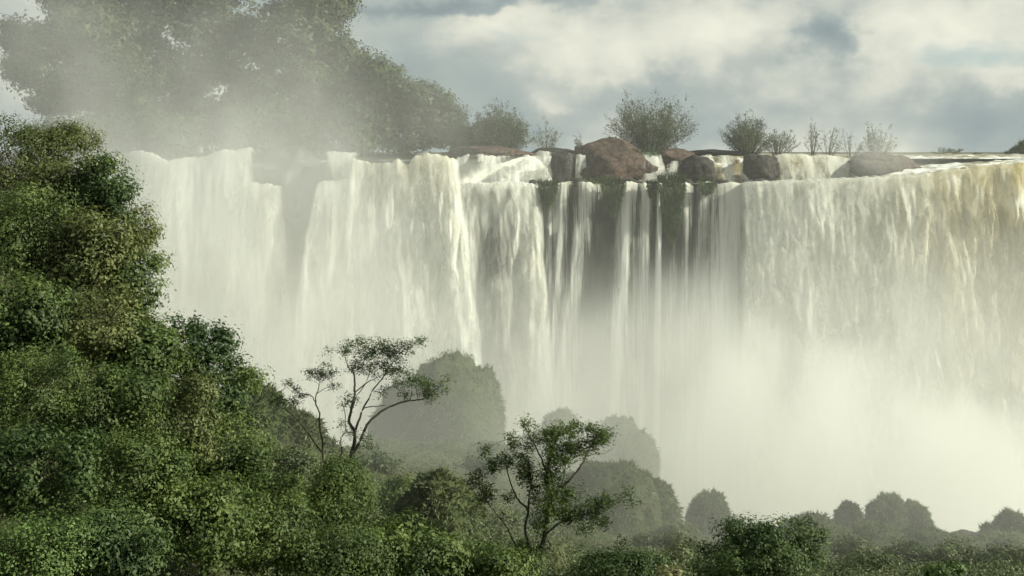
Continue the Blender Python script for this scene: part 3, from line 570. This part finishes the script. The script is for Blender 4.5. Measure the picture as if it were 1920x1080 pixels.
hummock('highest double-topped hummock in the row at right', [(1664, 932, 40, 1015), (1712, 948, 34, 1018), (1745, 990, 24, 1025)], 102, 208, 11000, .34)
hummock('two-lobed hummock at the right frame edge', [(1895, 962, 30, 1020), (1862, 985, 26, 1025), (1930, 975, 26, 1020)], 100, 209, 7000, .34)
hummock('low brownish mound covered in tangled grass left of the vine-covered tree', [(825, 890, 62, 1000), (870, 930, 44, 1010), (775, 930, 40, 1010)], 70, 210, 14000, .28)
hummock('green misty slope shoulder behind the slender tree', [(470, 728, 80, 860), (540, 770, 70, 880), (600, 830, 50, 900)], 84, 211, 16000, .4, deep=.7)
hummock('long dim green ridge below the big grey-green hummock', [(720, 830, 100, 900), (820, 838, 110, 910), (930, 838, 90, 920)], 112, 212, 14000, .42, deep=.8)
hummock('long low grassy ridge joining the right-hand hummocks', [(1560, 992, 60, 1040), (1640, 985, 60, 1040), (1730, 990, 60, 1045), (1800, 1008, 60, 1050), (1880, 1000, 60, 1050)], 93, 213, 12000, .3, deep=.8)
hummock('low grassy rise between the large rounded hummock and the cone-shaped hummock', [(1275, 985, 44, 1030), (1370, 1000, 40, 1035), (1420, 990, 40, 1035)], 96, 214, 7000, .3, deep=.8)
rock('low flat-topped dark boulder between the right-hand hummocks', 1808, 1012, 34, 14, 99, 'dark_rock', 15.2)

# ------------------------------------------------------------------ near plants on the slope
LS = 'trees and bushes covering the near left slope'
def near(label, px, py, rx, ry, Y, mat, seed, n=85, per=62, L=.105, cr=.42, name='leafy_bush', up=.55, extra=(), base=None, cat='bush', shell=.5, tw=.25):
    n = int(n * 1.1); L *= 1.35; cr *= 1.0; rg = np.random.default_rng(seed + 5000)
    extra = list(extra) + [(px + rg.uniform(-.85, .85) * rx, py + rg.uniform(-.85, .7) * ry, rx * rg.uniform(.2, .45), ry * rg.uniform(.2, .45), rg.uniform(-1.2, .6)) for _ in range(7)]
    ls = rg.uniform(.72, 1.3); L *= ls; n = int(n * 1.3 / ls ** .8); cr *= rg.uniform(.85, 1.2)
    plant(name, label, cat, Y, [(px, py, rx, ry)] + list(extra), base or (px, py + ry * 1.15), mat, n, per, L, cr, seed, group=LS, shell=shell, up=up, twigs=tw, names=('stems', 'foliage') if cat == 'bush' else ('trunk', 'crown'), trunk_r=.05)
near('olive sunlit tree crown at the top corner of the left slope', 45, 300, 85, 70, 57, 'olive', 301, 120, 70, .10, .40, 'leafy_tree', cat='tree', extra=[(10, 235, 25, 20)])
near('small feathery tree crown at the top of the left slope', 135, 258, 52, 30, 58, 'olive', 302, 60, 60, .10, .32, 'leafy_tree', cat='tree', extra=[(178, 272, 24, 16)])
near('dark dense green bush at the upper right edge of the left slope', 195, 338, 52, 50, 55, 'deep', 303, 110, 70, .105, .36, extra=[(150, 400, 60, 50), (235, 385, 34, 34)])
near('olive bush below the feathery crown', 120, 360, 75, 65, 55.5, 'olive', 304, 100, 66, .10, .4)
near('small twiggy bush jutting out into the mist below the dark dense bush', 262, 430, 34, 52, 56, 'olive', 305, 60, 56, .10, .32, tw=.6)
near('mixed green bush at the left edge, upper middle', 45, 440, 85, 80, 53, 'green', 306, 110, 66)
near('olive bush in the middle of the upper left slope', 165, 470, 85, 75, 53, 'olive', 307, 110, 66)
near('green bush with ragged edge overhanging the mist', 245, 545, 58, 66, 54, 'green', 308, 90, 60, tw=.5)
near('grey-green bush at the left edge, half way down', 50, 590, 85, 75, 50, 'green', 309, 110, 66)
near('olive-green bush half way down the left slope', 175, 610, 85, 70, 51, 'olive', 310, 110, 66)
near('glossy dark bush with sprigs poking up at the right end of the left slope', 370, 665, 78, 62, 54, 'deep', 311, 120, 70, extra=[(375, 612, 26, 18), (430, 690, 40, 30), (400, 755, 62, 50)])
near('thin bush tip trailing off the slope toward the slender tree', 448, 712, 36, 24, 57, 'green', 312, 40, 46, tw=.6)
near('green bush left of the glossy dark bush', 275, 670, 75, 62, 51, 'green', 313, 100, 66)
near('large pale green bush at the left edge, lower middle', 60, 730, 95, 75, 47, 'green', 314, 120, 66)
near('mid-green bush between the pale green bush and the glossy dark bush', 190, 760, 95, 75, 48.5, 'green', 315, 120, 66)
near('brownish-green bush under the glossy dark bush', 330, 790, 85, 72, 50.5, 'olive', 316, 110, 64)
near('bright green bush at the right foot of the left slope', 430, 850, 80, 75, 53, 'green', 317, 110, 64)
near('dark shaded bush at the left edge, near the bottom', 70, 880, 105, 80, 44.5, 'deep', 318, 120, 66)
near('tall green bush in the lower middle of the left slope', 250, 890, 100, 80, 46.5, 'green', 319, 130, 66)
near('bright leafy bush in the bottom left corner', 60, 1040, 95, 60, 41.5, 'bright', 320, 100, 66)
near('dark green bush on the bottom edge beside the corner bush', 210, 1020, 95, 70, 43, 'deep', 321, 110, 66)
near('mid-green bush on the bottom edge below the brownish-green bush', 380, 980, 100, 85, 47, 'green', 322, 130, 66)
near('yellowish-green bush on the bottom edge left of the round bush', 520, 1000, 85, 75, 50, 'green', 323, 120, 64)
near('round bright green bush at the foot of the slender tree', 642, 925, 64, 62, 55, 'green', 324, 150, 66, .105, .38)
near('dark tangled bush below the round bright bush', 650, 1040, 95, 55, 49.5, 'green', 325, 120, 64)
near('green bush on the bottom edge left of the vine-covered tree', 790, 1045, 85, 50, 51, 'green', 326, 110, 64, extra=[(740, 995, 50, 30)])
near('low green bush at the foot of the vine-covered tree', 930, 1065, 85, 34, 52, 'green', 327, 90, 62)
near('low flat bush on the bottom edge right of the vine-covered tree', 1155, 1068, 95, 30, 55, 'deep', 328, 100, 60, .10, .3, extra=[(1170, 1028, 14, 14)])
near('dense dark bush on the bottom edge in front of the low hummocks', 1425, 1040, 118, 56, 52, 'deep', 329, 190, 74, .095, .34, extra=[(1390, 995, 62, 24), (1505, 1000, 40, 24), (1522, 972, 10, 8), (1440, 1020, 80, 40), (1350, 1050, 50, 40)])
near('bright leafy sprig on the bottom edge near the right', 1765, 1075, 34, 14, 46, 'bright', 330, 22, 40, .12, .2)
near('pale leafy sprig on the bottom edge left of the dense dark bush', 1256, 1076, 20, 12, 46, 'dry', 331, 16, 30, .10, .16)

SG = 'low shrubs dotted over the misty slope'
for k, (px, py, rx, ry, Y, mat, lab) in enumerate([
    (560, 868, 44, 30, 70, 'grey', 'low grey-green shrub below the misty slope shoulder, left of the round bush'), (700, 872, 46, 26, 84, 'grey', 'low shrub right of the slender tree, above the round bush'),
    (745, 925, 36, 26, 74, 'green', 'small shrub between the round bush and the brownish mound'), (905, 880, 40, 24, 100, 'grey', 'small misty shrub above the bare left branch of the vine-covered tree'),
    (935, 985, 40, 34, 76, 'fern', 'grassy shrub behind the bare left branch of the vine-covered tree'), (1000, 985, 40, 26, 84, 'grey', 'shrub seen behind the trunk of the vine-covered tree'),
    (1230, 1022, 52, 24, 82, 'grey', 'low shrub at the foot of the large rounded grassy hummock'), (1290, 1040, 36, 20, 70, 'fern', 'small shrub just left of the dense dark bush'),
    (1600, 1030, 44, 22, 80, 'grey', 'low shrub right of the dense dark bush, below the small rounded hummock'), (1632, 1062, 50, 24, 66, 'fern', 'tangled low shrub on the bottom edge right of the dense dark bush'),
    (1705, 1040, 40, 22, 76, 'grey', 'rounded shrub below the highest double-topped hummock'), (1800, 1045, 52, 24, 74, 'fern', 'broad low shrub below the flat-topped dark boulder'),
    (1890, 1050, 46, 28, 72, 'grey', 'shrub on the right frame edge below the two-lobed hummock'), (660, 975, 50, 26, 64, 'fern', 'low grassy shrub directly behind the round bush'), (520, 925, 56, 34, 62, 'green', 'green shrub filling the dip left of the round bush')]):
    rg = np.random.default_rng(900 + k)
    plant('low_shrub', lab, 'shrub', Y, [(px, py, rx, ry)] + [(px + rg.uniform(-.9, .9) * rx, py + rg.uniform(-.7, .5) * ry, rx * rg.uniform(.25, .5), ry * rg.uniform(.3, .6), rg.uniform(-1, 1)) for _ in range(5)],
          (px, py + ry * 1.1), mat, 90, 46, .15 if Y < 78 else .19, .42, 700 + k, group=SG, names=('stems', 'foliage'), trunk_r=.05, twigs=.2)

def skeleton_tree(name, label, Y, stems, clusters, mat, leafL, seed, dens=1.0, bark='bark', zs=.07):
    """stems: (start radius px, end radius px, [(px, py, depth offset)...]); clusters: (px, py, rx, ry, n)"""
    rng = np.random.default_rng(seed); t = thing(name, label, 'tree', None); mb = MB(); ml = MB(); allp = []
    for (r0, r1, pts) in stems:
        q = np.array([P(p[0], p[1], Y + (p[2] if len(p) > 2 else 0)) for p in pts]); n = len(q)
        tt = np.linspace(0, n - 1, (n - 1) * 4 + 1); i = np.minimum(tt.astype(int), n - 2); f = (tt - i)[:, None]
        pm = q[np.maximum(i - 1, 0)]; p0 = q[i]; p1 = q[i + 1]; p2 = q[np.minimum(i + 2, n - 1)]
        c = .5 * ((2 * p0) + (-pm + p1) * f + (2 * pm - 5 * p0 + 4 * p1 - p2) * f ** 2 + (-pm + 3 * p0 - 3 * p1 + p2) * f ** 3)
        c += rng.normal(size=c.shape) * .012; mb.tube(c, np.linspace(R(r0, Y), R(r1, Y), len(c)) * .62, 7); allp.append(c)
    hp = np.concatenate(allp)
    for (px, py, rx, ry, n) in clusters:
        c = P(px, py, Y + rng.normal() * .25); a = R(rx, Y); b = R(ry, Y); k = max(3, int(n / 14))
        sub = c + rng.normal(size=(k, 3)) * np.array([a, min(a, .6), b]) * .55
        for s in sub:
            m = max(4, int(58 * dens * rng.uniform(.5, 1.6))); p = s + rng.normal(size=(m, 3)) * np.array([.15, .15, zs])
            ml.leaves(p, leafL, leafL * .45, rng, .9)
            if rng.uniform() < .55:
                j = np.argmin(((hp - s) ** 2).sum(1)); mb.tube(limb(rng, hp[j], s, .10, 5), np.linspace(.011, .005, 5), 4)
    ml.build('crown', M[mat], t); mb.build('trunk', M[bark], t, True)
skeleton_tree('slender_tree', 'slender umbrella-topped tree with several bare leaning stems', 60,
    [(6.5, 2.0, [(649, 868), (662, 841), (665, 811), (655, 791, .1), (658, 772, .2), (665, 736, .2), (665, 708, .2), (660, 688, .1)]),
     (5.5, 1.4, [(649, 868), (672, 833, -.2), (686, 802, -.3), (699, 784, -.3), (730, 763, -.2), (761, 752), (790, 749), (815, 738)]),
     (4.0, 1.2, [(665, 811), (674, 786, -.1), (683, 763), (699, 733, .1), (716, 711, .2), (730, 690, .2)]),
     (2.0, 1.0, [(683, 765), (700, 762, .2), (722, 760, .3)]), (2.2, 1.0, [(636, 864), (641, 847), (638, 824), (647, 808), (647, 774), (640, 752)]),
     (2.0, .8, [(665, 736), (690, 716), (712, 706, -.2), (740, 690)]), (1.8, .7, [(658, 772), (668, 745), (685, 720), (695, 690), (690, 665)]),
     (1.8, .7, [(660, 700), (650, 680), (645, 664)]), (1.8, .7, [(716, 711), (735, 680), (755, 660), (776, 646)]), (1.5, .6, [(700, 733), (715, 735), (728, 728)]),
     (1.6, .6, [(672, 835), (685, 838), (700, 836)]), (1.4, .6, [(664, 700), (680, 680), (700, 650)])],
    [(658, 648, 26, 16, 150), (688, 662, 40, 26, 420), (719, 650, 34, 18, 240), (747, 660, 28, 16, 190), (774, 646, 12, 5, 36), (788, 640, 5, 3, 14), (672, 686, 22, 14, 120), (716, 690, 42, 16, 260),
     (740, 700, 26, 14, 120), (778, 712, 36, 20, 280), (806, 728, 22, 16, 170), (832, 716, 9, 7, 24), (790, 744, 18, 8, 60), (647, 752, 20, 12, 90), (640, 798, 11, 6, 40), (690, 828, 12, 16, 70), (719, 736, 14, 6, 40), (758, 738, 12, 5, 46), (662, 812, 10, 6, 26)], 'deep', .105, 401, .85, zs=.11)
skeleton_tree('slender_tree', 'small thin two-stemmed tree left of the umbrella-topped tree', 60.6,
    [(3.6, 1.2, [(606, 862), (605, 830), (599, 799), (599, 774), (592, 758), (594, 738), (600, 718)]),
     (2.8, .8, [(605, 850), (583, 819), (563, 794), (549, 777), (535, 768), (520, 760)]), (1.6, .6, [(592, 758), (583, 741), (562, 736), (540, 722)]), (1.2, .5, [(594, 738), (610, 728), (622, 722)])],
    [(599, 702, 24, 16, 190), (576, 700, 12, 10, 60), (618, 700, 14, 12, 70), (519, 750, 15, 8, 90), (549, 758, 15, 8, 80), (538, 718, 5, 4, 22), (555, 733, 6, 4, 18), (624, 728, 10, 6, 36), (568, 742, 8, 4, 16)], 'deep', .10, 402, .8)
skeleton_tree('vine_covered_tree', 'crooked vine-covered tree with forked branches above the bottom edge', 55,
    [(8, 4, [(1012, 1050), (1020, 1005), (1028, 945), (1026, 885), (1036, 840), (1048, 812)]), (4.5, 1.4, [(1040, 930), (1062, 906), (1085, 880), (1098, 858), (1108, 836), (1122, 818)]), (1.3, .6, [(1100, 855), (1120, 851), (1134, 850), (1148, 841)]),
     (4.5, 1.6, [(996, 1030), (984, 992), (990, 958), (972, 938), (960, 912), (950, 880)]), (3.0, 1.2, [(990, 958), (992, 930), (996, 900), (985, 862)]), (2.8, 1.0, [(972, 1034), (955, 1000), (942, 977), (928, 960), (912, 938), (898, 910)]), (1.6, .7, [(940, 975), (944, 966), (940, 958)]),
     (3.0, 1.0, [(1026, 890), (1016, 862), (1004, 836), (992, 815), (983, 797)]), (3.5, 1.0, [(1020, 1005), (1042, 985), (1075, 968), (1110, 960), (1145, 942), (1172, 930)]), (1.8, .6, [(1085, 966), (1105, 974), (1135, 974)]), (2.2, 1, [(1028, 950), (1050, 920), (1060, 880), (1066, 840)]), (1.2, .6, [(996, 836), (966, 834), (957, 820)])],
    [(984, 796, 12, 9, 80), (957, 818, 5, 4, 24), (966, 832, 5, 3, 12), (1000, 824, 14, 12, 110), (1038, 812, 24, 14, 230), (1070, 812, 24, 14, 220), (1107, 804, 13, 10, 100), (1134, 812, 16, 11, 130), (1116, 830, 20, 12, 160),
     (1050, 848, 34, 24, 440), (1084, 842, 20, 16, 160), (1028, 890, 12, 34, 240), (986, 876, 11, 34, 260), (952, 862, 20, 14, 170), (922, 872, 13, 9, 80), (909, 846, 7, 6, 30), (892, 900, 15, 11, 130), (910, 922, 15, 14, 130), (997, 908, 9, 22, 110), (952, 930, 7, 6, 30),
     (1048, 925, 34, 26, 420), (1026, 955, 22, 22, 260), (1060, 968, 26, 18, 240), (1104, 958, 28, 13, 220), (1140, 938, 20, 11, 150), (1174, 930, 9, 8, 60), (1128, 977, 16, 5, 60), (1090, 985, 18, 10, 90), (1010, 985, 14, 14, 110), (992, 1030, 22, 20, 240), (965, 1045, 22, 14, 160)], 'green', .115, 403, 1.1, zs=.13)
def dry_rosette():
    rng = np.random.default_rng(77); t = MB(); c = P(1042, 1022, 54.4); n = 46
    for k in range(n):
        a = rng.uniform(0, 2 * math.pi); b = c + np.array([math.cos(a) * .25 * rng.uniform(), -.1, -R(rng.uniform(0, 30), 54)]); l = rng.uniform(.35, .8)
        s = np.linspace(0, 1, 5)[:, None]; q = b + np.array([math.cos(a) * l * .6, math.sin(a) * l * .5 - .2, 0]) * s + np.array([0, 0, 1]) * (l * (.5 * s - 1.1 * s * s)); w = .022 * (1 - s * .9); sd_ = np.array([-math.sin(a), math.cos(a), .3]) * w
        i = np.arange(4); t.add(np.concatenate([q - sd_, q + sd_]), np.stack([i, i + 1, i + 6, i + 5], 1))
    tag(t.build('hanging_leaf_clump', M['dry']), 'yellowish strap-leaved clump hanging at the base of the vine-covered tree', 'plant')
dry_rosette()

# ------------------------------------------------------------------ ground cover on the slope (uncountable)
def ground_cover():
    rng = np.random.default_rng(9); n = 210000
    y = 42 + 88 * rng.uniform(size=n) ** 1.2; x = (rng.uniform(-60, 1980, n) - 960) / F * y; e = edge_y(x); k = y < e + 3; x = x[k]; y = y[k]
    z = ground(x, y) + .2; n = len(x); clump = np.array([fbm(a * .35, b * .35, 4, 3) for a, b in zip(x, y)]); z += np.maximum(0, clump) * .9 * rng.uniform(size=n)
    mb = MB(); p = np.stack([x, y, z], 1); far = y > 66
    pf = p[far] + rng.normal(size=(far.sum(), 3)) * .1; mb.leaves(pf, .17, .07, rng, .5, None, -.5)
    pn = np.repeat(p[~far], 2, 0) + rng.normal(size=((~far).sum() * 2, 3)) * .3; mb.leaves(pn, .14, .07, rng, .7)
    tag(mb.build('ground_cover', M['fern']), 'low leafy and grassy cover over the slope', 'ground cover', kind='stuff')
ground_cover()

# ------------------------------------------------------------------ mist (a cloud of spray with real density)
def build_mist():
    m, N, L = new_mat('spray_mist'); pv = N.new('ShaderNodeVolumePrincipled'); pv.inputs['Color'].default_value = (.985, .985, .96, 1)
    pv.inputs['Density'].default_value = 1.0; pv.inputs['Anisotropy'].default_value = .3; pv.inputs['Density Attribute'].default_value = 'density'
    o = N.new('ShaderNodeOutputMaterial'); L.new(pv.outputs[0], o.inputs['Volume'])
    ng = bpy.data.node_groups.new('mist_density', 'GeometryNodeTree'); ng.interface.new_socket('Geometry', in_out='OUTPUT', socket_type='NodeSocketGeometry'); ng.interface.new_socket('Geometry', in_out='INPUT', socket_type='NodeSocketGeometry')
    N = ng.nodes; L = ng.links
    def mt(op, a, b=None, c=None, clamp=False):
        n = N.new('ShaderNodeMath'); n.operation = op; n.use_clamp = clamp
        for i, v in enumerate((a, b, c)):
            if v is None: continue
            if isinstance(v, (int, float)): n.inputs[i].default_value = v
            else: L.new(v, n.inputs[i])
        return n.outputs[0]
    def ss(a, b, x):
        n = N.new('ShaderNodeMapRange'); n.interpolation_type = 'SMOOTHSTEP'; n.inputs[1].default_value = a; n.inputs[2].default_value = b; L.new(x, n.inputs[0]); return n.outputs[0]
    pos = N.new('GeometryNodeInputPosition'); sp = N.new('ShaderNodeSeparateXYZ'); L.new(pos.outputs[0], sp.inputs[0]); X, Y, Z = sp.outputs
    def nz(scale, detail, off, st=(1, 1, 1)):
        v = N.new('ShaderNodeVectorMath'); v.operation = 'MULTIPLY_ADD'; L.new(pos.outputs[0], v.inputs[0]); v.inputs[1].default_value = [scale * s for s in st]; v.inputs[2].default_value = off
        n = N.new('ShaderNodeTexNoise'); n.inputs['Scale'].default_value = 1; n.inputs['Detail'].default_value = detail; n.inputs['Roughness'].default_value = .55; L.new(v.outputs[0], n.inputs['Vector']); return n.outputs[0]
    n1 = nz(.055, 4, (1.3, 4.4, 2.2), (1, 1, .8)); n2 = nz(.11, 3, (7.1, 1.2, 5.5), (1, .8, .55))
    # top of the boiling cloud at the foot of the falls, by position along the gorge
    zt = -60.0
    fc = N.new('ShaderNodeFloatCurve'); cu = fc.mapping.curves[0]
    pts = [(-80, -10), (-60, -9), (-36, -13), (-24, -20), (-14, -27), (-6, -31), (0, -27), (5, -20), (14, -18), (26, -19), (38, -25), (62, -29), (80, -29)]
    c = [((x + 80) / 160, (z + 60) / 60) for x, z in pts]
    cu.points[0].location = c[0]; cu.points[1].location = c[-1]
    for q in c[1:-1]: cu.points.new(*q)
    fc.mapping.update(); L.new(mt('MULTIPLY_ADD', X, 1 / 160, .5, True), fc.inputs['Value'])
    ztop = mt('MULTIPLY_ADD', fc.outputs[0], 60.0, -60.0)
    zt2 = mt('MULTIPLY_ADD', n1, 24.0, mt('MULTIPLY_ADD', n2, 16.0, mt('ADD', ztop, -20.0)))
    dn = mt('SUBTRACT', zt2, Z)                       # depth below the cloud top
    body = mt('MULTIPLY', ss(-2.0, 4.5, dn), ss(116, 140, mt('MULTIPLY_ADD', n1, 40.0, mt('ADD', Y, -20.0))))
    dens = mt('MULTIPLY', mt('MULTIPLY', body, mt('MULTIPLY_ADD', ss(6, 40, X), .74, .26)), mt('MULTIPLY_ADD', ss(.38, .60, n2), .095, .008))
    mod = mt('MULTIPLY_ADD', ss(.36, .66, n2), 1.25, .25)
    acc = None
    for (px, py, Yc, sx, sz, sy, rho) in [(400, 170, 165, 34, 17, 12, .0065), (430, 270, 158, 21, 9, 14, .006), (560, 160, 160, 18, 9, 14, .004), (270, 370, 158, 16, 10, 12, .026), (730, 250, 162, 11, 8, 12, .009), (560, 310, 166, 9, 5, 8, .008),
                                          (400, 560, 155, 18, 15, 14, .042), (560, 470, 160, 8, 11, 9, .030), (1110, 845, 119, 10, 5, 6, .032), (640, 600, 156, 9, 12, 10, .030), (1500, 540, 164, 10, 8, 8, .022),
                                          (1650, 290, 172, 5, 3, 7, .040), (1790, 560, 164, 8, 9, 7, .030), (930, 640, 160, 9, 9, 9, .016), (120, 60, 165, 18, 10, 14, .014)]:
        cx, cy_, cz = P(px, py, Yc); q = None
        for v, c0, s in ((X, cx, sx), (Y, Yc, sy), (Z, cz, sz)):
            d = mt('MULTIPLY', mt('ADD', v, -float(c0)), 1.0 / s); d = mt('MULTIPLY', d, d); q = d if q is None else mt('ADD', q, d)
        g = mt('MULTIPLY', mt('EXPONENT', mt('MULTIPLY', q, -1.0)), rho); acc = g if acc is None else mt('ADD', acc, g)
    acc = mt('MULTIPLY', acc, mod)
    # loose spray that hangs right in front of the falling water, in long plumes
    n3 = nz(.16, 4, (3.3, 0.2, 8.8), (1, .5, .35)); n4 = nz(.05, 2, (9.3, 2.2, 1.8), (1, .3, .3))
    plume = mt('MULTIPLY', mt('MULTIPLY', ss(.46, .66, n3), ss(.40, .60, n4)), mt('MULTIPLY', mt('MULTIPLY', ss(158, 166, Y), ss(-3, -22, Z)), .055))
    acc = mt('ADD', acc, plume)
    thin = mt('MULTIPLY', mt('MULTIPLY', ss(50, 92, Y), ss(-9, -20, Z)), .0085)
    allv = mt('MULTIPLY_ADD', ss(70, 110, Y), .0010, 0.0)
    tot = mt('ADD', mt('ADD', dens, acc), mt('ADD', thin, allv))
    # fade near the box sides; mist cut short on the right to admit sun
    fade = mt('MULTIPLY', mt('MULTIPLY', ss(51, 62, Y), ss(24, 16, Z)), mt('MULTIPLY', ss(-92, -80, X), ss(76, 58, X)))
    tot = mt('MULTIPLY', tot, fade)
    vc = N.new('GeometryNodeVolumeCube'); L.new(tot, vc.inputs['Density']); vc.inputs['Background'].default_value = 0
    lo = (-94, 50, -62); hi = (110, 176, 26)
    vc.inputs['Min'].default_value = lo; vc.inputs['Max'].default_value = hi; res = 1.25
    for k, a in enumerate('XYZ'): vc.inputs['Resolution ' + a].default_value = int((hi[k] - lo[k]) / res)
    sm = N.new('GeometryNodeSetMaterial'); sm.inputs['Material'].default_value = m; L.new(vc.outputs[0], sm.inputs[0])
    go = N.new('NodeGroupOutput'); N.new('NodeGroupInput'); L.new(sm.outputs[0], go.inputs[0])
    me = bpy.data.meshes.new('mist'); x0, y0, z0 = lo; x1, y1, z1 = hi
    me.from_pydata([(x0, y0, z0), (x1, y0, z0), (x1, y1, z0), (x0, y1, z0), (x0, y0, z1), (x1, y0, z1), (x1, y1, z1), (x0, y1, z1)], [], [(3, 2, 1, 0), (4, 5, 6, 7), (0, 1, 5, 4), (1, 2, 6, 5), (2, 3, 7, 6), (3, 0, 4, 7)])
    me.materials.append(m); ob = bpy.data.objects.new('mist', me); S.collection.objects.link(ob)
    md = ob.modifiers.new('density', 'NODES'); md.node_group = ng
    tag(ob, 'white spray mist boiling up from the foot of the falls', 'mist', kind='stuff')
build_mist()
